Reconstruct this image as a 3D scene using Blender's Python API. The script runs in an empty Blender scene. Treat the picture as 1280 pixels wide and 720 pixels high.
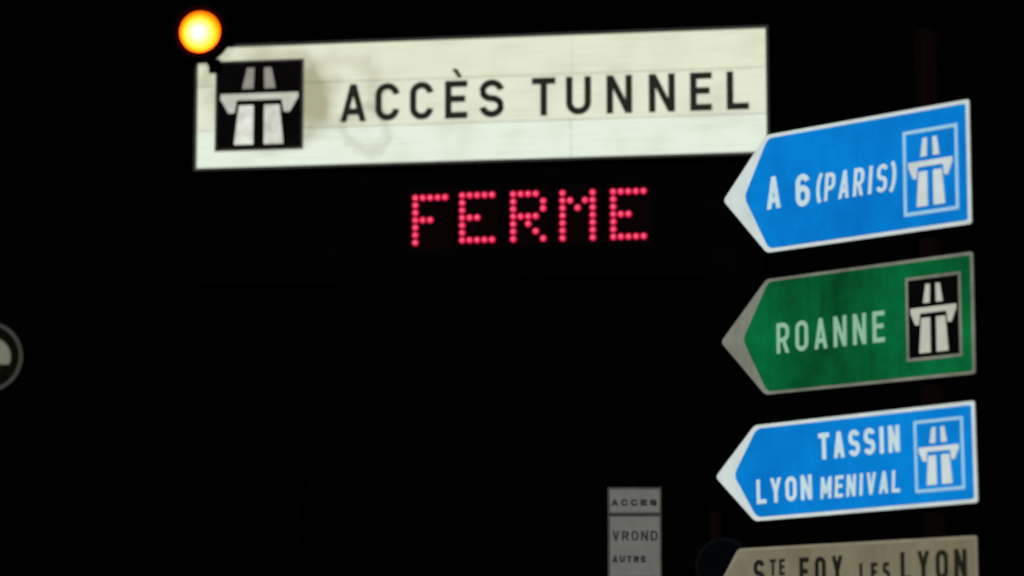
import bpy, bmesh, math, random
from mathutils import Vector

random.seed(7)
S = bpy.context.scene
COL = S.collection
R = math.radians

# ------------------------------------------------------------------ camera
CAM_H = 1.5
cd = bpy.data.cameras.new("camera")
cam = bpy.data.objects.new("camera", cd)
COL.objects.link(cam)
cam.location = (0, 0, CAM_H)
cam.rotation_euler = (R(90 + 8.1), 0, 0)
cd.sensor_width = 36.0
cd.lens = 36.0 * 3900 / 1280
cd.clip_start = 0.1
cd.clip_end = 3000
cd.dof.use_dof = True                 # slightly soft telephoto shot
cd.dof.focus_distance = 16.2
cd.dof.aperture_fstop = 1.5
S.camera = cam

# ------------------------------------------------------------------ night sky, one weak low light, exposure
w = bpy.data.worlds.new("World")
S.world = w
w.use_nodes = True
nt = w.node_tree
bg = nt.nodes["Background"]
sky = nt.nodes.new("ShaderNodeTexSky")
sky.sky_type = 'NISHITA'
sky.sun_disc = False
SUN_EL, SUN_DIR = R(9.0), Vector((0.36, 0.93, 0)).normalized()
sky.sun_elevation = SUN_EL
sky.sun_rotation = math.atan2(-SUN_DIR.x, -SUN_DIR.y)
nt.links.new(sky.outputs[0], bg.inputs[0])
bg.inputs[1].default_value = 0.00002

sl = bpy.data.lights.new("headlight_stand_in", 'SUN')  # added frontal lamp, stands in for headlights behind the camera
sl.energy = 0.80
sl.angle = R(0.5)
sl.color = (1.0, 0.985, 0.95)
so = bpy.data.objects.new("headlight_stand_in", sl)
COL.objects.link(so)
d = Vector((SUN_DIR.x * math.cos(SUN_EL), SUN_DIR.y * math.cos(SUN_EL), -math.sin(SUN_EL)))
so.rotation_euler = d.to_track_quat('-Z', 'Y').to_euler()
so.location = (-8, -20, 8)

vs = S.view_settings
vs.view_transform = 'Standard'
vs.look = 'None'
vs.exposure = 2.0
vs.gamma = 1.0
vs.use_curve_mapping = False
EX = 4.0                              # 2 ** exposure: lamp strengths below are divided by it

# ------------------------------------------------------------------ helpers
def link(name, bm, mat, parent=None, loc=None, smooth=False):
    bmesh.ops.recalc_face_normals(bm, faces=bm.faces)
    me = bpy.data.meshes.new(name)
    bm.to_mesh(me)
    bm.free()
    if smooth:
        for p in me.polygons:
            p.use_smooth = True
    me.materials.append(mat)
    o = bpy.data.objects.new(name, me)
    COL.objects.link(o)
    if parent is not None:
        o.parent = parent
    if loc is not None:
        o.location = loc
    return o

def tag(o, label, cat, group=None):
    o["label"] = label
    o["category"] = cat
    if group:
        o["group"] = group
    return o

def thing(name, label, cat, loc, yaw=0.0, group=None):
    o = bpy.data.objects.new(name, None)
    o.empty_display_size = 0.2
    COL.objects.link(o)
    o.location = loc
    o.rotation_euler = (0, 0, yaw)
    return tag(o, label, cat, group)

def prism(bm, poly, y0, y1):
    """polygon in local x/z, extruded from y0 (front) to y1 (back); -y faces the viewer"""
    a = [bm.verts.new((x, y0, z)) for x, z in poly]
    b = [bm.verts.new((x, y1, z)) for x, z in poly]
    bm.faces.new(a)
    bm.faces.new(b[::-1])
    n = len(poly)
    for i in range(n):
        j = (i + 1) % n
        bm.faces.new((a[i], b[i], b[j], a[j]))

def ring(bm, outer, inner, y0, y1):
    n = len(outer)
    V = [[bm.verts.new((x, y, z)) for x, z in p] for p, y in ((outer, y0), (inner, y0), (outer, y1), (inner, y1))]
    for i in range(n):
        j = (i + 1) % n
        bm.faces.new((V[0][i], V[0][j], V[1][j], V[1][i]))
        bm.faces.new((V[2][i], V[3][i], V[3][j], V[2][j]))
        bm.faces.new((V[0][i], V[2][i], V[2][j], V[0][j]))
        bm.faces.new((V[1][i], V[1][j], V[3][j], V[3][i]))

def box(bm, x0, x1, y0, y1, z0, z1):
    prism(bm, [(x0, z0), (x1, z0), (x1, z1), (x0, z1)], y0, y1)

def rect(x0, x1, z0, z1):
    return [(x0, z0), (x1, z0), (x1, z1), (x0, z1)]

def lathe(bm, prof, axis='Y', n=48, c=(0, 0, 0)):
    """prof: list of (radius, along-axis)"""
    rows = []
    for r, h in prof:
        row = []
        for i in range(n):
            t = 2 * math.pi * i / n
            if axis == 'Y':
                row.append(bm.verts.new((c[0] + r * math.cos(t), c[1] + h, c[2] + r * math.sin(t))))
            else:
                row.append(bm.verts.new((c[0] + r * math.cos(t), c[1] + r * math.sin(t), c[2] + h)))
        rows.append(row)
    for a, b in zip(rows, rows[1:]):
        for i in range(n):
            j = (i + 1) % n
            bm.faces.new((a[i], a[j], b[j], b[i]))
    bm.faces.new(rows[0])
    bm.faces.new(rows[-1][::-1])

def bevelled(bm, w_=0.004, seg=2):
    bmesh.ops.bevel(bm, geom=list(bm.edges), offset=w_, segments=seg, affect='EDGES', profile=0.5)

def circ(r, n=56):
    return [(r * math.cos(2 * math.pi * i / n), r * math.sin(2 * math.pi * i / n)) for i in range(n)]

# ------------------------------------------------------------------ materials
def nodes(name):
    m = bpy.data.materials.new(name)
    m.use_nodes = True
    t = m.node_tree
    return m, t, t.nodes["Principled BSDF"]

def paint(name, col, dirt=0.10, scale=3.0, rough=0.55, dirt_col=None, streak=0.0, spec=0.06):
    m, t, b = nodes(name)
    N, L = t.nodes, t.links
    tc = N.new("ShaderNodeTexCoord")
    mp = N.new("ShaderNodeMapping")
    L.new(tc.outputs["Object"], mp.inputs[0])
    n1 = N.new("ShaderNodeTexNoise")
    n1.inputs["Scale"].default_value = scale
    n1.inputs["Detail"].default_value = 8
    n1.inputs["Roughness"].default_value = 0.65
    L.new(mp.outputs[0], n1.inputs[0])
    mp2 = N.new("ShaderNodeMapping")
    mp2.inputs["Scale"].default_value = (14, 14, 1.1)
    L.new(tc.outputs["Object"], mp2.inputs[0])
    n2 = N.new("ShaderNodeTexNoise")
    n2.inputs["Scale"].default_value = scale
    n2.inputs["Detail"].default_value = 5
    L.new(mp2.outputs[0], n2.inputs[0])
    r1 = N.new("ShaderNodeMapRange")
    r1.inputs["From Min"].default_value = 0.38
    r1.inputs["From Max"].default_value = 0.72
    r1.inputs["To Max"].default_value = dirt
    L.new(n1.outputs[0], r1.inputs[0])
    r2 = N.new("ShaderNodeMapRange")
    r2.inputs["From Min"].default_value = 0.5
    r2.inputs["From Max"].default_value = 0.8
    r2.inputs["To Max"].default_value = streak
    L.new(n2.outputs[0], r2.inputs[0])
    ad = N.new("ShaderNodeMath")
    ad.operation = 'ADD'
    ad.use_clamp = True
    L.new(r1.outputs[0], ad.inputs[0])
    L.new(r2.outputs[0], ad.inputs[1])
    mx = N.new("ShaderNodeMix")
    mx.data_type = 'RGBA'
    L.new(ad.outputs[0], mx.inputs[0])
    mx.inputs[6].default_value = (*col, 1)
    dc = dirt_col or tuple(c * 0.35 for c in col)
    mx.inputs[7].default_value = (*dc, 1)
    L.new(mx.outputs[2], b.inputs["Base Color"])
    b.inputs["Roughness"].default_value = rough
    b.inputs["Specular IOR Level"].default_value = spec
    return m

def metal(name, col, rough=0.5, spec=0.02):
    m, t, b = nodes(name)
    N, L = t.nodes, t.links
    n = N.new("ShaderNodeTexNoise")
    n.inputs["Scale"].default_value = 9
    n.inputs["Detail"].default_value = 6
    cr = N.new("ShaderNodeValToRGB")
    cr.color_ramp.elements[0].color = (*[c * 0.55 for c in col], 1)
    cr.color_ramp.elements[0].position = 0.3
    cr.color_ramp.elements[1].color = (*col, 1)
    cr.color_ramp.elements[1].position = 0.7
    L.new(n.outputs[0], cr.inputs[0])
    L.new(cr.outputs[0], b.inputs["Base Color"])
    b.inputs["Roughness"].default_value = rough
    b.inputs["Specular IOR Level"].default_value = spec
    return m

# backlit acrylic with grime: (stains have their own shapes, everything else is the tubes' light)
def backlit(name, tint):
    m, t, b = nodes(name)
    N, L = t.nodes, t.links
    tc = N.new("ShaderNodeTexCoord")
    def math_(op, a=None, c=None, clamp=False):
        q = N.new("ShaderNodeMath")
        q.operation = op
        q.use_clamp = clamp
        for i, v in enumerate((a, c)):
            if v is None:
                continue
            if isinstance(v, (int, float)):
                q.inputs[i].default_value = v
            else:
                L.new(v, q.inputs[i])
        return q.outputs[0]
    def rng(v, a, c, lo, hi):
        q = N.new("ShaderNodeMapRange")
        q.interpolation_type = 'SMOOTHSTEP'
        for k, x in zip((1, 2, 3, 4), (a, c, lo, hi)):
            q.inputs[k].default_value = x
        L.new(v, q.inputs[0])
        return q.outputs[0]
    # wobbling coordinates for the stain outlines
    nz = N.new("ShaderNodeTexNoise")
    nz.inputs["Scale"].default_value = 4.5
    nz.inputs["Detail"].default_value = 3
    L.new(tc.outputs["Object"], nz.inputs[0])
    wob = N.new("ShaderNodeVectorMath")
    wob.operation = 'MULTIPLY_ADD'
    wob.inputs[1].default_value = (0.26, 0.0, 0.26)
    L.new(nz.outputs["Color"], wob.inputs[0])
    L.new(tc.outputs["Object"], wob.inputs[2])
    def blot(cx, cz, rx, rz):
        s = N.new("ShaderNodeVectorMath")
        s.operation = 'SUBTRACT'
        s.inputs[1].default_value = (cx + 0.13, 0, cz + 0.13)
        L.new(wob.outputs[0], s.inputs[0])
        k = N.new("ShaderNodeVectorMath")
        k.operation = 'MULTIPLY'
        k.inputs[1].default_value = (1 / rx, 0, 1 / rz)
        L.new(s.outputs[0], k.inputs[0])
        ln = N.new("ShaderNodeVectorMath")
        ln.operation = 'LENGTH'
        L.new(k.outputs[0], ln.inputs[0])
        return ln.outputs["Value"]
    def ringv(dv, width, amt):
        a = math_('ABSOLUTE', math_('SUBTRACT', dv, 1.0))
        return rng(a, 0.0, width, amt, 0.0)
    st = []
    # grime pooled round the emblem plate
    st.append(rng(blot(-1.56, 0.05, 0.52, 0.43), 0.74, 1.08, 0.50, 0.0))
    st.append(rng(blot(-1.30, 0.06, 0.17, 0.25), 0.3, 1.1, 0.55, 0.0))
    st.append(rng(blot(-2.10, 0.22, 0.10, 0.16), 0.2, 1.0, 0.55, 0.0))
    # dried water rings
    st.append(ringv(blot(-1.02, 0.10, 0.24, 0.24), 0.34, 0.26))
    st.append(ringv(blot(-0.86, -0.20, 0.16, 0.19), 0.36, 0.32))
    st.append(ringv(blot(-0.45, -0.02, 0.30, 0.30), 0.14, 0.05))
    tot = st[0]
    for s in st[1:]:
        tot = math_('ADD', tot, s, True)
    # fine horizontal brush grain, broad mottling
    mp = N.new("ShaderNodeMapping")
    mp.inputs["Scale"].default_value = (1.0, 1, 26)
    L.new(tc.outputs["Object"], mp.inputs[0])
    n2 = N.new("ShaderNodeTexNoise")
    n2.inputs["Scale"].default_value = 2.0
    n2.inputs["Detail"].default_value = 5
    L.new(mp.outputs[0], n2.inputs[0])
    n3 = N.new("ShaderNodeTexNoise")
    n3.inputs["Scale"].default_value = 3.2
    n3.inputs["Detail"].default_value = 7
    L.new(tc.outputs["Object"], n3.inputs[0])
    tot = math_('ADD', tot, rng(n2.outputs[0], 0.42, 0.75, 0, 0.20), True)
    tot = math_('ADD', tot, rng(n3.outputs[0], 0.42, 0.75, 0, 0.18), True)
    mx = N.new("ShaderNodeMix")
    mx.data_type = 'RGBA'
    L.new(tot, mx.inputs[0])
    mx.inputs[6].default_value = (*tint, 1)
    mx.inputs[7].default_value = (0.33, 0.33, 0.18, 1)
    L.new(mx.outputs[2], b.inputs["Emission Color"])
    b.inputs["Emission Strength"].default_value = 0.81 / EX
    b.inputs["Base Color"].default_value = (0.12, 0.12, 0.11, 1)
    b.inputs["Roughness"].default_value = 0.5
    b.inputs["Specular IOR Level"].default_value = 0.1
    return m

def radial_glow(name, stops, rad, base, off=(0, 0, 0)):
    """a lamp lens: light falls off from the bulb at its middle outwards (object space)"""
    m, t, b = nodes(name)
    N, L = t.nodes, t.links
    tc = N.new("ShaderNodeTexCoord")
    k = N.new("ShaderNodeVectorMath")
    k.operation = 'MULTIPLY'
    k.inputs[1].default_value = (1 / rad, 0, 1 / rad)
    sh = N.new("ShaderNodeVectorMath")
    sh.operation = 'SUBTRACT'
    sh.inputs[1].default_value = off
    L.new(tc.outputs["Object"], sh.inputs[0])
    L.new(sh.outputs[0], k.inputs[0])
    ln = N.new("ShaderNodeVectorMath")
    ln.operation = 'LENGTH'
    L.new(k.outputs[0], ln.inputs[0])
    cr = N.new("ShaderNodeValToRGB")
    e = cr.color_ramp.elements
    while len(e) < len(stops):
        e.new(0.5)
    for el, (p, c) in zip(e, stops):
        el.position = p
        el.color = (*c, 1)
    L.new(ln.outputs["Value"], cr.inputs[0])
    L.new(cr.outputs[0], b.inputs["Emission Color"])
    b.inputs["Emission Strength"].default_value = 1.0
    b.inputs["Base Color"].default_value = (*base, 1)
    b.inputs["Roughness"].default_value = 0.25
    return m

M = {}
M['black'] = metal('black powder coat', (0.0009, 0.0009, 0.0011), 0.8, 0.0)
M['black_text'] = paint('black sign vinyl', (0.010, 0.010, 0.007), 0.3, 6, 0.7, (0.02, 0.02, 0.014), 0.2, 0.1)
M['rust'] = metal('rust brown post paint', (0.0038, 0.0019, 0.0016), 0.85, 0.0)
M['rim'] = metal('dull aluminium edge', (0.05, 0.05, 0.045), 0.6)
M['face_top'] = backlit('backlit acrylic yellowed', (0.775, 0.815, 0.605))
M['face_mid'] = backlit('backlit acrylic greyed', (0.775, 0.82, 0.635))
M['face_low'] = backlit('backlit acrylic fresh', (0.795, 0.905, 0.755))
M['mark'] = paint('weathered white mark', (0.58, 0.62, 0.54), 0.55, 5.0, 0.6, (0.40, 0.40, 0.35), 0.2)
M['mark_low'] = paint('patchy white mark', (0.80, 0.86, 0.78), 1.0, 6.0, 0.6, (0.42, 0.42, 0.38), 0.2)
M['mark_dim'] = paint('greyed white mark', (0.30, 0.30, 0.27), 0.5, 7.0, 0.6, (0.18, 0.18, 0.16), 0.2)
M['plate_black'] = paint('black plate', (0.0022, 0.0018, 0.0022), 0.3, 6, 0.8, (0.007, 0.006, 0.005), 0.2, 0.0)
M['white_a'] = paint('white sheeting', (0.68, 0.78, 0.79), 0.35, 7, 0.5, (0.36, 0.40, 0.38), 0.15)
M['blue'] = paint('blue sheeting', (0.001, 0.242, 0.76), 0.9, 2.6, 0.5, (0.001, 0.14, 0.54), 0.15)
M['blue_deep'] = paint('deep blue sheeting', (0.001, 0.250, 0.77), 0.9, 2.6, 0.5, (0.001, 0.155, 0.56), 0.15)
M['blue_white'] = paint('pale blue sheeting', (0.36, 0.66, 0.86), 0.3, 8, 0.5, (0.22, 0.42, 0.62), 0.1)
M['lett_a'] = paint('pale letter sheeting', (0.62, 0.80, 0.86), 0.3, 9, 0.5, (0.36, 0.48, 0.56), 0.1)
M['green'] = paint('faded green sheeting', (0.001, 0.165, 0.045), 1.0, 1.9, 0.55, (0.001, 0.040, 0.010), 0.25)
M['white_g'] = paint('dulled border sheeting', (0.25, 0.27, 0.22), 0.9, 4, 0.55, (0.10, 0.11, 0.085), 0.3)
M['lett_g'] = paint('greenish letter sheeting', (0.30, 0.56, 0.40), 0.4, 9, 0.55, (0.20, 0.38, 0.27), 0.2)
M['mark_g'] = paint('emblem sheeting', (0.55, 0.58, 0.50), 0.35, 8, 0.55, (0.34, 0.36, 0.30), 0.2)
M['beige'] = paint('dirty cream sheeting', (0.220, 0.205, 0.140), 0.75, 3.6, 0.6, (0.13, 0.105, 0.060), 0.35)
M['beige_edge'] = paint('cream border', (0.27, 0.245, 0.18), 0.6, 6, 0.6, (0.16, 0.13, 0.09), 0.3)
M['grey_plate'] = paint('grey plate', (0.148, 0.150, 0.142), 0.45, 3.2, 0.7, (0.085, 0.085, 0.080), 0.3)
M['grey_text'] = paint('faded plate text', (0.026, 0.026, 0.024), 0.4, 9, 0.7, (0.03, 0.03, 0.028), 0.2)
M['dark_blue'] = paint('very dark blue disc', (0.0008, 0.0011, 0.0020), 0.4, 8, 0.6, (0.0022, 0.003, 0.0042), 0.0, 0.0)
M['dark_rim'] = metal('dark disc rim', (0.0034, 0.0044, 0.0054), 0.8, 0.0)
M['round_rim'] = paint('grey rim', (0.060, 0.060, 0.056), 0.5, 8, 0.7, (0.022, 0.022, 0.02), 0.1)
M['round_band'] = paint('darkened band', (0.0035, 0.0035, 0.002), 0.3, 8, 0.7, (0.006, 0.006, 0.003), 0.1, 0.0)
M['round_face'] = paint('olive grey face', (0.185, 0.190, 0.145), 0.4, 5, 0.7, (0.10, 0.10, 0.075), 0.1)
M['lamp_back_glow'] = metal('lamp backing board with painted glow', (0.030, 0.0016, 0.0006), 0.8, 0.0)  # red halo of the lamp put into the base colour
M['lens'] = radial_glow('amber lamp lens', [
    (0.0, (12.0 / EX, 0.95 / EX, 0.62 / EX)), (0.20, (12.0 / EX, 1.35 / EX, 1.05 / EX)), (0.48, (11.0 / EX, 1.25 / EX, 0.36 / EX)),
    (0.72, (9.0 / EX, 0.92 / EX, 0.03 / EX)), (0.90, (5.0 / EX, 0.50 / EX, 0.0)), (1.0, (2.0 / EX, 0.28 / EX, 0.0))], 0.155, (0.12, 0.03, 0.005), (0.010, 0, -0.024))
M['led'] = radial_glow('red lamp dot', [
    (0.0, (1.3 / EX, 0.13 / EX, 0.28 / EX)), (0.45, (1.1 / EX, 0.04 / EX, 0.14 / EX)), (1.0, (0.85 / EX, 0.001 / EX, 0.055 / EX))], 0.0265, (0.02, 0.002, 0.003))
M['led_board'] = metal('matrix board', (0.0035, 0.0010, 0.0013), 0.8, 0.0)
M['asphalt'] = paint('asphalt', (0.05, 0.05, 0.05), 0.5, 2.0, 0.9, (0.03, 0.03, 0.03), 0.0)
M['concrete'] = paint('concrete', (0.22, 0.21, 0.20), 0.5, 1.5, 0.9, (0.14, 0.13, 0.12), 0.0)
M['soil'] = paint('dark verge', (0.035, 0.04, 0.025), 0.5, 1.0, 0.95, (0.02, 0.02, 0.012), 0.0)
M['road_white'] = paint('road paint', (0.6, 0.6, 0.57), 0.5, 4, 0.8, (0.3, 0.3, 0.28), 0.0)

# ------------------------------------------------------------------ sign lettering (stroke alphabet)
def arc(cx, cy, rx, ry, a0, a1, n=8):
    return [(cx + rx * math.cos(R(a0 + (a1 - a0) * i / n)), cy + ry * math.sin(R(a0 + (a1 - a0) * i / n))) for i in range(n + 1)]

def glyph(ch, t, wd):
    """strokes in a cell wd wide, 1 high; ('B',x0,y0,x1,y1) bar cut level, ('P',pts,closed) ribbon"""
    h = t / 2
    l, r, b, u = h, wd - h, h, 1 - h
    c = wd / 2
    k = min(0.24, (r - l) / 2)           # corner radius
    out = {
        'A': [('B', l * .95, 0, c, 1), ('B', wd - l * .95, 0, c, 1), ('P', [(wd * .22, .27), (wd * .78, .27)], 0)],
        'E': [('B', l, 0, l, 1), ('P', [(l, u), (wd, u)], 0), ('P', [(l, .52), (wd * .90, .52)], 0), ('P', [(l, b), (wd, b)], 0)],
        'F': [('B', l, 0, l, 1), ('P', [(l, u), (wd, u)], 0), ('P', [(l, .50), (wd * .86, .50)], 0)],
        'L': [('B', l, 0, l, 1), ('P', [(l, b), (wd, b)], 0)],
        'T': [('B', c, 0, c, 1), ('P', [(0, u), (wd, u)], 0)],
        'I': [('B', c, 0, c, 1)],
        'N': [('B', l, 0, l, 1), ('B', r, 0, r, 1), ('B', l, 1, r, 0)],
        'M': [('B', l, 0, l, 1), ('B', r, 0, r, 1), ('B', l, 1, c, .22), ('B', r, 1, c, .22)],
        'V': [('B', l, 1, c, 0), ('B', r, 1, c, 0)],
        'Y': [('B', l, 1, c, .42), ('B', r, 1, c, .42), ('B', c, 0, c, .46)],
        'U': [('P', [(l, 1)] + arc(l + k, b + k, k, k, 180, 270) + arc(r - k, b + k, k, k, 270, 360) + [(r, 1)], 0)],
        'O': [('P', arc(r - k, u - k, k, k, 0, 90) + arc(l + k, u - k, k, k, 90, 180) + arc(l + k, b + k, k, k, 180, 270) + arc(r - k, b + k, k, k, 270, 360), 1)],
        'C': [('P', arc(r - k, u - k, k, k, 4, 90) + arc(l + k, u - k, k, k, 90, 180) + arc(l + k, b + k, k, k, 180, 270) + arc(r - k, b + k, k, k, 270, 356), 0)],
        'D': [('B', l, 0, l, 1), ('P', [(l, u)] + arc(r - k, u - k, k, k, 90, 0) + arc(r - k, b + k, k, k, 0, -90) + [(l, b)], 0)],
        'P': [('B', l, 0, l, 1), ('P', [(l, u)] + arc(r - k, u - k, k, min(k, .2), 90, 0) + arc(r - k, .44 + k, k, min(k, .2), 0, -90) + [(l, .44 + k - min(k, .2))], 0)],
        'R': [('B', l, 0, l, 1), ('P', [(l, u)] + arc(r - k, u - k, k, min(k, .2), 90, 0) + arc(r - k, .44 + k, k, min(k, .2), 0, -90) + [(l, .44 + k - min(k, .2))], 0), ('B', c * 1.05, .46, r, 0)],
        'S': [('P', arc(r - k, u - k, k, k, 12, 90) + arc(l + k, u - k, k, k, 90, 180, 6) + arc(l + k, .5 + k * .95, k, k * .95, 180, 255, 5)
               + arc(r - k, .5 - k * .95, k, k * .95, 75, 0, 5) + arc(r - k, b + k, k, k, 0, -90, 6) + arc(l + k, b + k, k, k, 270, 192), 0)],
        '6': [('P', arc(r - k, .56 - k, k, k, 0, 90) + arc(l + k, .56 - k, k, k, 90, 180) + arc(l + k, b + k, k, k, 180, 270) + arc(r - k, b + k, k, k, 270, 360), 1),
              ('P', arc(r - k, u - k, k, k, 14, 90) + arc(l + k, u - k, k, k, 90, 180) + [(l, .4)], 0)],
        '(': [('P', arc(wd + .10, .5, wd + .10 - h, .56, 112, 248, 8), 0)],
        ')': [('P', arc(-.10, .5, wd + .10 - h, .56, 68, -68, 8), 0)],
    }
    return out[ch]

WIDTH = {'I': .42, '(': .42, ')': .42, 'M': 1.22, 'L': .88, 'E': .92, 'F': .88}

def ribbon(bm, pts, t, closed, y0, y1):
    q = [Vector(p) for p in pts]
    cl = [q[0]]
    for p in q[1:]:
        if (p - cl[-1]).length > 1e-5:
            cl.append(p)
    if closed and (cl[0] - cl[-1]).length < 1e-5:
        cl.pop()
    n = len(cl)
    A, B = [], []
    for i in range(n):
        p = cl[i]
        a = cl[i - 1] if (i > 0 or closed) else None
        c = cl[(i + 1) % n] if (i < n - 1 or closed) else None
        d1 = (p - a).normalized() if a is not None else (c - p).normalized()
        d2 = (c - p).normalized() if c is not None else d1
        n1 = Vector((-d1.y, d1.x))
        n2 = Vector((-d2.y, d2.x))
        m_ = (n1 + n2)
        m_ = m_.normalized() if m_.length > 1e-6 else n1
        s = t / 2 / max(0.5, m_.dot(n1))
        A.append(p + m_ * s)
        B.append(p - m_ * s)
    rows = [[bm.verts.new((v.x, y, v.y)) for v in L_] for L_, y in ((A, y0), (B, y0), (A, y1), (B, y1))]
    for i in range(n if closed else n - 1):
        j = (i + 1) % n
        bm.faces.new((rows[0][i], rows[0][j], rows[1][j], rows[1][i]))
        bm.faces.new((rows[0][i], rows[2][i], rows[2][j], rows[0][j]))
        bm.faces.new((rows[1][i], rows[1][j], rows[3][j], rows[3][i]))
    if not closed:
        for i in (0, n - 1):
            bm.faces.new((rows[0][i], rows[1][i], rows[3][i], rows[2][i]))

def letter(bm, ch, x, z, width, height, t, y):
    """t in metres; y is the surface the letter sits on"""
    tr, wd = t / height, width / height
    for i, s in enumerate(glyph(ch, tr, wd)):
        yf = y - 0.002 - 0.0004 * i
        if s[0] == 'B':
            _, x0, y0, x1, y1 = s
            if y0 > y1:
                x0, y0, x1, y1 = x1, y1, x0, y0
            dx, dy = x1 - x0, y1 - y0
            hw = tr / 2 * math.hypot(dx, dy) / dy
            if abs(dx) > 1e-6:
                hw *= 0.94
            pl = [(x0 - hw, y0), (x0 + hw, y0), (x1 + hw, y1), (x1 - hw, y1)]
            prism(bm, [(x + a * height, z + c * height) for a, c in pl], yf, y + 0.001)
        else:
            ribbon(bm, [(x + a * height, z + c * height) for a, c in s[1]], t, s[2], yf, y + 0.001)

def text(bm, word, x0, x1, z, height, t, y, gap=0.32, space=0.9, slant=0.0):
    """set a line so that it fills x0..x1"""
    ws = [space if c == ' ' else WIDTH.get(c, 1.0) for c in word]
    gaps = gap * (len(word) - 1)
    unit = (x1 - x0) / (sum(ws) + gaps)
    x = x0
    for c, q in zip(word, ws):
        if c != ' ':
            letter(bm, c, x, z, q * unit, height, t, y)
        x += (q + gap) * unit
    if slant:
        for v in bm.verts:
            v.co.x += (v.co.z - z - height / 2) * slant

# motorway emblem on a unit square
EMB_UP = [[(.30, .69), (.43, .69), (.44, .93), (.355, .93)], [(.56, .69), (.69, .69), (.64, .93), (.555, .93)]]
EMB_BRIDGE = [[(.045, .56), (.955, .56), (.955, .635), (.045, .635)],
              [(.055, .5605), (.235, .5605), (.212, .415), (.140, .415)], [(.765, .5605), (.945, .5605), (.860, .415), (.788, .415)]]
EMB_LOW = [[(.210, .05), (.435, .05), (.435, .50), (.262, .50)], [(.56, .05), (.79, .05), (.738, .50), (.56, .50)]]

def marks(bm, polys, x0, z0, w_, h_, y, th=0.002):
    for i, p in enumerate(polys):
        prism(bm, [(x0 + a * w_, z0 + c * h_) for a, c in p], y - th - 0.0003 * i, y + 0.0005)

# ------------------------------------------------------------------ setting (ground, road, pavement)
def structure(name, bm, mat):
    o = link(name, bm, mat)
    o["kind"] = "structure"
    return o

bm = bmesh.new(); box(bm, -900, 900, -600, 1500, -0.3, 0.0); structure('ground', bm, M['soil'])
bm = bmesh.new(); box(bm, -9.0, 1.2, -300, 600, 0.001, 0.004); structure('road', bm, M['asphalt'])
bm = bmesh.new(); box(bm, 1.2, 1.35, -300, 600, 0.001, 0.14); bevelled(bm, 0.02); structure('kerb', bm, M['concrete'])
bm = bmesh.new(); box(bm, 1.352, 4.6, -300, 600, 0.001, 0.13); structure('pavement', bm, M['concrete'])
bm = bmesh.new()
for i in range(-10, 40):
    box(bm, -4.0, -3.85, i * 9.0, i * 9.0 + 3.0, 0.0045, 0.008)
structure('lane_markings', bm, M['road_white'])

# ------------------------------------------------------------------ overhead tunnel sign
YAW_T = R(-9.3)
TC = Vector((-0.236, 22.6, 6.124))
ux = Vector((math.cos(YAW_T), math.sin(YAW_T), 0))
uy = Vector((-math.sin(YAW_T), math.cos(YAW_T), 0))      # away from the viewer

W0, W1, HT = -2.155, 2.118, 0.463
def up_to(o, zc):                                          # children are given in sign coordinates
    return Vector((0, 0, zc))

ts = thing('tunnel_sign', 'wide cream backlit sign with black ACCÈS TUNNEL lettering and motorway emblem', 'illuminated sign',
           TC - Vector((0, 0, HT)), YAW_T)
OFF = Vector((0, 0, HT))
bm = bmesh.new(); box(bm, W0 - 0.004, W1 + 0.004, 0.006, 0.26, -HT - 0.004, HT + 0.004); bevelled(bm, 0.008)
link('housing', bm, M['black'], ts, OFF)
bm = bmesh.new(); ring(bm, rect(W0 - 0.014, W1 + 0.014, -HT - 0.014, HT + 0.014), rect(W0 + 0.006, W1 - 0.006, -HT + 0.006, HT - 0.006), -0.012, 0.03)
link('frame', bm, M['rim'], ts, OFF)
for z0, z1, mt in ((0.171, HT - 0.006, 'face_top'), (-0.172, 0.167, 'face_mid'), (-HT + 0.006, -0.176, 'face_low')):
    bm = bmesh.new()
    if mt == 'face_low':
        box(bm, W0 + 0.006, 0.674, 0.0, 0.02, z0, z1)
        box(bm, 0.677, W1 - 0.006, 0.0, 0.02, z0, z1)
    elif mt == 'face_top':
        box(bm, W0 + 0.006, 0.684, 0.0, 0.02, z0, z1)
        box(bm, 0.686, W1 - 0.006, 0.0, 0.02, z0, z1)
    else:
        box(bm, W0 + 0.006, W1 - 0.006, 0.0, 0.02, z0, z1)
    link('face_panel', bm, M[mt], ts, OFF)
# seams show the grey cover strip behind
bm = bmesh.new()
box(bm, W0 + 0.007, W1 - 0.007, 0.003, 0.0058, 0.1665, 0.1715)
box(bm, W0 + 0.007, W1 - 0.007, 0.003, 0.0058, -0.1765, -0.1715)
link('cover_strip', bm, M['rim'], ts, OFF)
# emblem
EX0, EX1, EZ0, EZ1 = -1.998, -1.346, -0.321, 0.340
bm = bmesh.new(); box(bm, EX0, EX1, -0.008, 0.001, EZ0, EZ1)
em = link('emblem', bm, M['plate_black'], ts, OFF)
bm = bmesh.new(); ring(bm, rect(EX0 - 0.012, EX1 + 0.012, EZ0 - 0.012, EZ1 + 0.012), rect(EX0 + 0.004, EX1 - 0.004, EZ0 + 0.004, EZ1 - 0.004), -0.010, 0.001)
link('emblem_frame', bm, M['rim'], em)
bm = bmesh.new(); marks(bm, EMB_UP, EX0, EZ0, EX1 - EX0, EZ1 - EZ0, -0.008)
link('carriageway_mark', bm, M['mark_dim'], em)
bm = bmesh.new(); marks(bm, EMB_BRIDGE, EX0, EZ0, EX1 - EX0, EZ1 - EZ0, -0.008)
link('bridge_mark', bm, M['mark'], em)
bm = bmesh.new(); marks(bm, EMB_LOW, EX0, EZ0, EX1 - EX0, EZ1 - EZ0, -0.008)
link('carriageway_mark', bm, M['mark_low'], em)
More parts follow.
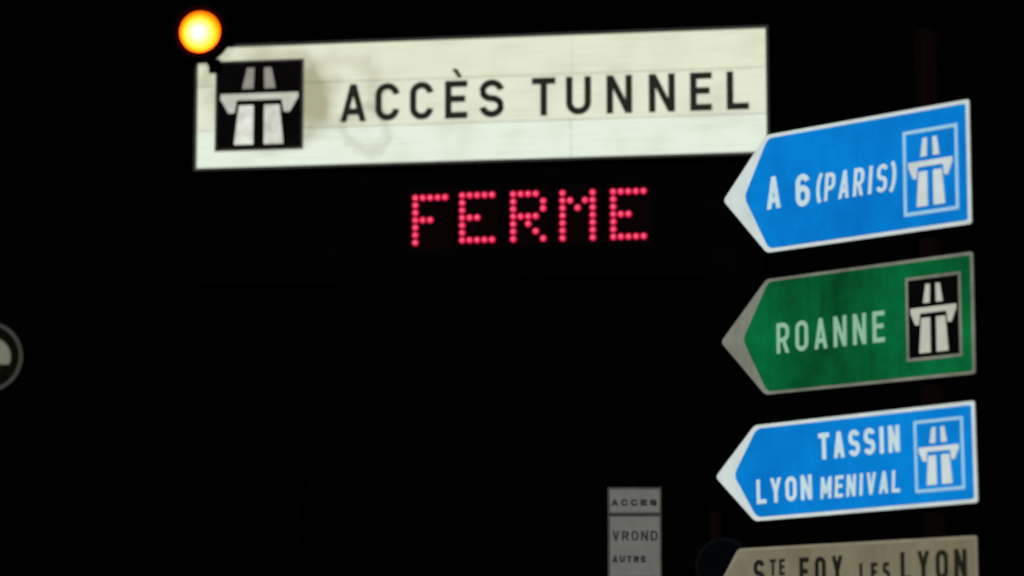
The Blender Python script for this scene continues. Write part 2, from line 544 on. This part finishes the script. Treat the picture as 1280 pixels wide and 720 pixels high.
# lettering
ZB, LH, LT = -0.140, 0.286, 0.050
def pu(px):                                                # measured letter edges along the sign
    return -1.045 + (px - 427) * 0.005945
for word in ((('A', 425.5, 458.5), ('C', 470, 501), ('C', 514, 544), ('E', 558.5, 587), ('S', 601.5, 633.5)),
             (('T', 668, 697.5), ('U', 710.5, 742), ('N', 761, 793), ('N', 813.5, 846), ('E', 864.5, 891.5), ('L', 909.5, 937))):
    bm = bmesh.new()
    for ch, a, c in word:
        letter(bm, ch, pu(a), ZB, (c - a) * 0.00595, LH, LT, 0.0)
    if word[0][0] == 'A':                                  # grave accent
        g0 = pu(566)
        prism(bm, [(g0 + 0.005, 0.235), (g0 + 0.048, 0.235), (g0 + 0.085, 0.170), (g0 + 0.052, 0.170)], -0.003, 0.001)
    link('lettering', bm, M['black_text'], ts, OFF)

# ------------------------------------------------------------------ gantry carrying it
gp = TC + uy * 0.45
ga = thing('sign_gantry', 'black two legged steel gantry behind the ACCÈS TUNNEL sign', 'gantry', (gp.x, gp.y, 0), YAW_T)
for x in (-1.5, 1.5):
    bm = bmesh.new(); lathe(bm, [(0.11, 0.0), (0.11, 6.45), (0.09, 6.48)], 'Z', 32, (x, 0, 0)); lathe(bm, [(0.24, 0.0), (0.24, 0.03)], 'Z', 32, (x, 0, 0.001))
    link('column', bm, M['black'], ga, smooth=False)
for z in (4.95, 6.3):
    bm = bmesh.new(); box(bm, -1.9, 1.9, -0.192, -0.112, z - 0.06, z + 0.06); link('crossbeam', bm, M['black'], ga)

# ------------------------------------------------------------------ red matrix display below
DY = 0.0
dz0, dz1 = -1.34, -0.52
md = thing('message_display', 'black matrix message panel under the tunnel sign spelling FERME in red dots', 'message sign',
           TC + Vector((0, 0, dz0)), YAW_T)
DO = Vector((0, 0, -dz0))
bm = bmesh.new(); box(bm, W0 + 0.02, W1 - 0.02, 0.04, 0.257, dz0, dz1); bevelled(bm, 0.01)
link('housing', bm, M['black'], md, DO)
FONT = {'F': ['11111', '10000', '10000', '11100', '10000', '10000', '10000'],
        'E': ['11111', '10000', '10000', '11100', '10000', '10000', '11111'],
        'R': ['11110', '10001', '10001', '11110', '10100', '10010', '10001'],
        'M': ['10001', '11011', '10101', '10001', '10001', '10001', '10001']}
PITCH = 0.0556
led_bm = bmesh.new()
lathe(led_bm, [(0.0235, 0.0), (0.023, -0.006), (0.019, -0.013), (0.011, -0.017), (0.002, -0.018)], 'Y', 16)
led_me = None
for ch, xl, zt in (('F', -0.487, -0.722), ('E', -0.136, -0.713), ('R', 0.244, -0.714), ('M', 0.610, -0.716), ('E', 0.984, -0.716)):
    bm = bmesh.new(); box(bm, xl - 0.055, xl + 4 * PITCH + 0.055, 0.028, 0.045, zt - 6 * PITCH - 0.06, zt + 0.06)
    mo = link('character_module', bm, M['led_board'], md, DO)
    for r_, row in enumerate(FONT[ch]):
        for c_, v in enumerate(row):
            if v == '1':
                if led_me is None:
                    o = link('led', led_bm, M['led'], mo, smooth=True)
                    led_me = o.data
                else:
                    o = bpy.data.objects.new('led', led_me)
                    COL.objects.link(o)
                    o.parent = mo
                o.location = (xl + c_ * PITCH, 0.0285, zt - r_ * PITCH)

# ------------------------------------------------------------------ amber warning lamp at the sign corner
lp = TC + ux * (-2.108) + Vector((0, 0, 0.562)) - uy * 0.10
wl = thing('warning_lamp', 'round glowing amber warning lamp on the upper left corner of the tunnel sign', 'warning light', lp, YAW_T)
bm = bmesh.new(); lathe(bm, [(0.10, 0.085), (0.17, 0.06), (0.190, 0.030), (0.192, -0.022), (0.188, -0.026), (0.180, 0.000), (0.170, 0.010), (0.165, 0.0105)], 'Y', 56)
link('backing_board', bm, M['lamp_back_glow'], wl, smooth=False)
bm = bmesh.new(); lathe(bm, [(0.155, 0.004), (0.153, -0.020), (0.143, -0.045), (0.118, -0.068), (0.080, -0.084), (0.040, -0.093), (0.004, -0.096)], 'Y', 56)
link('lens', bm, M['lens'], wl, smooth=True)
bm = bmesh.new(); ring(bm, circ(0.236), circ(0.193), -0.004, 0.030); link('target_board', bm, M['black'], wl)
bm = bmesh.new(); ring(bm, [(0.166 * math.cos(2 * math.pi * i / 56), 0.166 * math.sin(2 * math.pi * i / 56)) for i in range(56)],
                       [(0.1555 * math.cos(2 * math.pi * i / 56), 0.1555 * math.sin(2 * math.pi * i / 56)) for i in range(56)], -0.012, 0.010)
link('bezel', bm, M['lamp_back_glow'], wl)
bm = bmesh.new()
prism(bm, [(0.02, -0.20), (0.09, -0.16), (0.135, -0.285), (0.075, -0.285)], 0.03, 0.085)
box(bm, 0.055, 0.135, 0.05, 0.0865, -0.30, -0.20)
link('bracket', bm, M['black'], wl)

# ------------------------------------------------------------------ arrow signs on their post
YAW_A = R(-45.5)
AC = Vector((1.5226, 13.0, 3.8116))
ax = Vector((math.cos(YAW_A), math.sin(YAW_A), 0))
ay = Vector((-math.sin(YAW_A), math.cos(YAW_A), 0))

pp = AC + ax * 0.20 + ay * 0.135
sp = thing('sign_post', 'rusty dark round post behind the four arrow signs', 'post', (pp.x, pp.y, 0.131))
TOPZ = 4.40
bm = bmesh.new(); lathe(bm, [(0.055, 0.0), (0.055, TOPZ - 0.131)], 'Z', 32); link('pole', bm, M['rust'], sp)
bm = bmesh.new(); lathe(bm, [(0.060, 0.0), (0.060, 0.03), (0.045, 0.045), (0.01, 0.052)], 'Z', 32, (0, 0, TOPZ - 0.130)); link('cap', bm, M['rust'], sp)
bm = bmesh.new(); lathe(bm, [(0.14, 0.0), (0.14, 0.02)], 'Z', 32); link('base_plate', bm, M['rust'], sp)

GA = 'arrow signs stacked on the roadside post'
def rounded(poly, rads, n=6):
    out = []
    N = len(poly)
    for i, (p, r) in enumerate(zip(poly, rads)):
        a, c, b_ = Vector(poly[i - 1]), Vector(p), Vector(poly[(i + 1) % N])
        if r <= 0:
            out.append(tuple(c))
            continue
        d1, d2 = (a - c).normalized(), (b_ - c).normalized()
        for k in range(n + 1):
            t = k / n
            q = (c + d1 * r) * (1 - t) ** 2 + c * 2 * t * (1 - t) + (c + d2 * r) * t ** 2
            out.append((q.x, q.y))
    return out

def arrow_sign(label, tip, xl_t, xl_b, xr, zt, zb, inner_tip, bw, mats, roll=0.0, dy=0.0):
    """outline given in the sign plane: tip x, left corner x top/bottom, right x, top and bottom z"""
    zc = (zt + zb) / 2
    root = thing('arrow_sign', label, 'direction sign', AC + Vector((0, 0, zb)) + ay * dy, YAW_A, GA)
    root.rotation_euler = (0, roll, YAW_A)
    O = Vector((0, 0, -zb))
    outl = rounded([(tip, zc), (xl_b, zb), (xr, zb), (xr, zt), (xl_t, zt)], (0.02, 0.02, 0.012, 0.012, 0.02))
    bm = bmesh.new(); prism(bm, outl, 0.0, 0.006)
    pn = link('panel', bm, M[mats['border']], root, O)
    inn = rounded([(inner_tip, zc), (xl_b + 0.012, zb + bw), (xr - bw, zb + bw), (xr - bw, zt - bw), (xl_t + 0.012, zt - bw)], (0.03, 0.03, 0.012, 0.012, 0.03))
    bm = bmesh.new(); prism(bm, inn, -0.0025, 0.001)
    link('coloured_field', bm, M[mats['field']], root, O)
    # rails and clamps on the back
    for z in (zb + 0.11, zt - 0.11):
        bm = bmesh.new(); box(bm, tip * 0.55, xr - 0.04, 0.0065, 0.058, z - 0.02, z + 0.02); link('rail', bm, M['black'], root, O)
        bm = bmesh.new(); box(bm, 0.125, 0.275, 0.0585 - dy, 0.085 - dy, z - 0.018, z + 0.018); link('clamp', bm, M['black'], root, O)
    return root, O

def emblem(root, O, x0, x1, z0, z1, frame, inside, mark, bw=0.020):
    bm = bmesh.new(); ring(bm, rect(x0, x1, z0, z1), rect(x0 + bw, x1 - bw, z0 + bw, z1 - bw), -0.006, 0.0)
    e = link('emblem', bm, M[frame], root, O)
    if inside:
        bm = bmesh.new(); box(bm, x0 + bw, x1 - bw, -0.0045, 0.0, z0 + bw, z1 - bw)
        link('emblem_ground', bm, M[inside], e)
    ix, iz = x0 + bw * 1.1, z0 + bw * 1.1
    bm = bmesh.new(); marks(bm, EMB_UP + EMB_BRIDGE + EMB_LOW, ix, iz, x1 - x0 - 2.2 * bw, z1 - z0 - 2.2 * bw, -0.0040, 0.003)
    link('motorway_mark', bm, M[mark], e)

def line(root, O, segs, mat):
    for word, x0, x1, z, h_, t, gap, *sl_ in segs:
        bm = bmesh.new()
        text(bm, word, x0, x1, z, h_, t, -0.0025, gap, slant=sl_[0] if sl_ else 0.0)
        link('lettering', bm, M[mat], root, O)

# A 6 (PARIS)
rt, O = arrow_sign('blue arrow sign lettered A 6 (PARIS), topmost on the post', -0.840, -0.588, -0.590, 0.516, 0.274, -0.247, -0.715, 0.017,
                   dict(border='white_a', field='blue'))
line(rt, O, [('A', -0.583, -0.505, -0.058, 0.142, 0.025, 0), ('6', -0.418, -0.340, -0.068, 0.142, 0.025, 0),
             ('(PARIS)', -0.302, 0.132, -0.060, 0.120, 0.0175, 0.42, 0.10)], 'lett_a')
emblem(rt, O, 0.172, 0.458, -0.180, 0.181, 'blue_white', None, 'white_a', 0.015)
# ROANNE
rt, O = arrow_sign('green arrow sign lettered ROANNE with a black motorway emblem', -0.866, -0.598, -0.612, 0.516, -0.362, -0.866, -0.735, 0.013,
                   dict(border='white_g', field='green'), dy=0.004)
line(rt, O, [('ROANNE', -0.540, 0.055, -0.694, 0.132, 0.0195, 0.50)], 'lett_g')
emblem(rt, O, 0.170, 0.456, -0.789, -0.438, 'white_g', 'plate_black', 'mark_g', 0.012)
# TASSIN / LYON MENIVAL
rt, O = arrow_sign('blue arrow sign with two lines, TASSIN above LYON MENIVAL', -0.894, -0.662, -0.672, 0.521, -0.985, -1.400, -0.785, 0.016,
                   dict(border='white_a', field='blue_deep'), roll=R(-0.9), dy=-0.004)
line(rt, O, [('TASSIN', -0.302, 0.134, -1.163, 0.112, 0.0205, 0.40)], 'lett_a')
line(rt, O, [('LYON', -0.655, -0.345, -1.328, 0.106, 0.019, 0.40), ('MENIVAL', -0.296, 0.130, -1.330, 0.092, 0.0150, 0.40, 0.07)], 'lett_a')
emblem(rt, O, 0.210, 0.464, -1.341, -1.043, 'blue_white', None, 'white_a', 0.013)
# Ste FOY LES LYON
rt, O = arrow_sign('dirty cream arrow sign lettered STE FOY LES LYON, lowest on the post', -0.93, -0.775, -0.785, 0.508, -1.524, -1.945, -0.915, 0.012,
                   dict(border='beige_edge', field='beige'), dy=0.002)
line(rt, O, [('S', -0.685, -0.622, -1.695, 0.118, 0.021, 0), ('TE', -0.592, -0.508, -1.648, 0.070, 0.013, 0.55),
             ('FOY', -0.427, -0.190, -1.695, 0.118, 0.021, 0.55), ('LES', -0.100, 0.062, -1.695, 0.082, 0.016, 0.75),
             ('LYON', 0.118, 0.458, -1.695, 0.120, 0.021, 0.50)], 'black_text')

# ------------------------------------------------------------------ small grey plates farther off
PY = 20.0
PS = PY / 30.0                                              # plate sizes were taken at 30 m
PC = Vector((1.178 * PS, PY, 1.5 + 2.07 * PS))                             # middle of the seam between the plates
post = thing('plate_post', 'thin dark post carrying two small grey text plates', 'post', (PC.x, PY + 0.065, 0.131))
bm = bmesh.new(); lathe(bm, [(0.035, 0.0), (0.035, PC.z + 0.10)], 'Z', 24); link('pole', bm, M['black'], post)
bm = bmesh.new(); lathe(bm, [(0.09, 0.0), (0.09, 0.015)], 'Z', 24); link('base_plate', bm, M['black'], post)
GP = 'small grey text plates on the far post'
def plate(label, z0, z1, lines):
    z0, z1 = z0 * PS, z1 * PS
    t = thing('text_plate', label, 'sign plate', PC + Vector((0, 0, z0)), 0, GP)
    hw = 0.248 * PS
    bm = bmesh.new(); box(bm, -hw, hw, 0.0, 0.022, 0, z1 - z0); bevelled(bm, 0.003); link('panel', bm, M['grey_plate'], t)
    bm = bmesh.new(); ring(bm, rect(-hw - 0.006, hw + 0.006, -0.006, z1 - z0 + 0.006), rect(-hw + 0.006, hw - 0.006, 0.006, z1 - z0 - 0.006), -0.004, 0.0235)
    link('frame', bm, M['round_rim'], t)
    for word, x0, x1, z, h_ in lines:
        bm = bmesh.new(); text(bm, word, x0 * PS, x1 * PS, z * PS - z0, h_ * PS, 0.0125, 0.0, 0.35); link('lettering', bm, M['grey_text'], t)
plate('short grey plate with one text line, above the taller plate', 0.014, 0.252, [('ACCES', -0.225, 0.215, 0.085, 0.060)])
plate('tall grey plate with several text lines, under the shorter plate', -0.90, -0.012,
      [('VROND', -0.215, 0.220, -0.250, 0.095), ('AUTRE', -0.215, 0.105, -0.460, 0.065), ('SUIVRE', -0.215, 0.20, -0.665, 0.075)])

# ------------------------------------------------------------------ round signs
def disc(bm, r, y0, y1, n=56, c=(0, 0)):
    prism(bm, [(c[0] + r * math.cos(2 * math.pi * i / n), c[1] + r * math.sin(2 * math.pi * i / n)) for i in range(n)], y0, y1)

LY = 24.0
lx, lz = -4.065, 4.377
rs = thing('round_sign', 'dim round sign with pale centre and dark band, cut off at left', 'road sign', (lx, LY, lz))
bm = bmesh.new(); disc(bm, 0.272, 0.002, 0.03); link('panel', bm, M['round_band'], rs)
bm = bmesh.new(); ring(bm, circ(0.274), circ(0.250), -0.004, 0.0315); link('rim', bm, M['round_rim'], rs)
bm = bmesh.new()
pts = [(0.182 * math.cos(R(a)), 0.160 * math.sin(R(a))) for a in range(-22, 203, 5)]
prism(bm, pts, -0.002, 0.003)
link('face', bm, M['round_face'], rs)
bm = bmesh.new()
prism(bm, [(0.140 * math.cos(R(a)), 0.150 * math.sin(R(a))) for a in range(222, 319, 6)], -0.002, 0.003)
link('face', bm, M['round_rim'], rs)
bm = bmesh.new(); lathe(bm, [(0.04, -lz + 0.005), (0.04, 0.24)], 'Z', 24, (0, 0.071, 0)); link('post', bm, M['black'], rs)

BY = 15.5
bx, bz = 1.050, 2.313
bs = thing('round_sign', 'very dark round sign half hidden behind the cream arrow sign', 'road sign', (bx, BY, bz))
bm = bmesh.new(); disc(bm, 0.140, 0.0, 0.022); link('panel', bm, M['dark_blue'], bs)
bm = bmesh.new(); ring(bm, circ(0.143), circ(0.124), -0.003, 0.024); link('rim', bm, M['dark_rim'], bs)
bm = bmesh.new(); lathe(bm, [(0.036, -bz + 0.135), (0.036, 0.27)], 'Z', 24, (-0.03, 0.06, 0)); link('post', bm, M['rust'], bs)
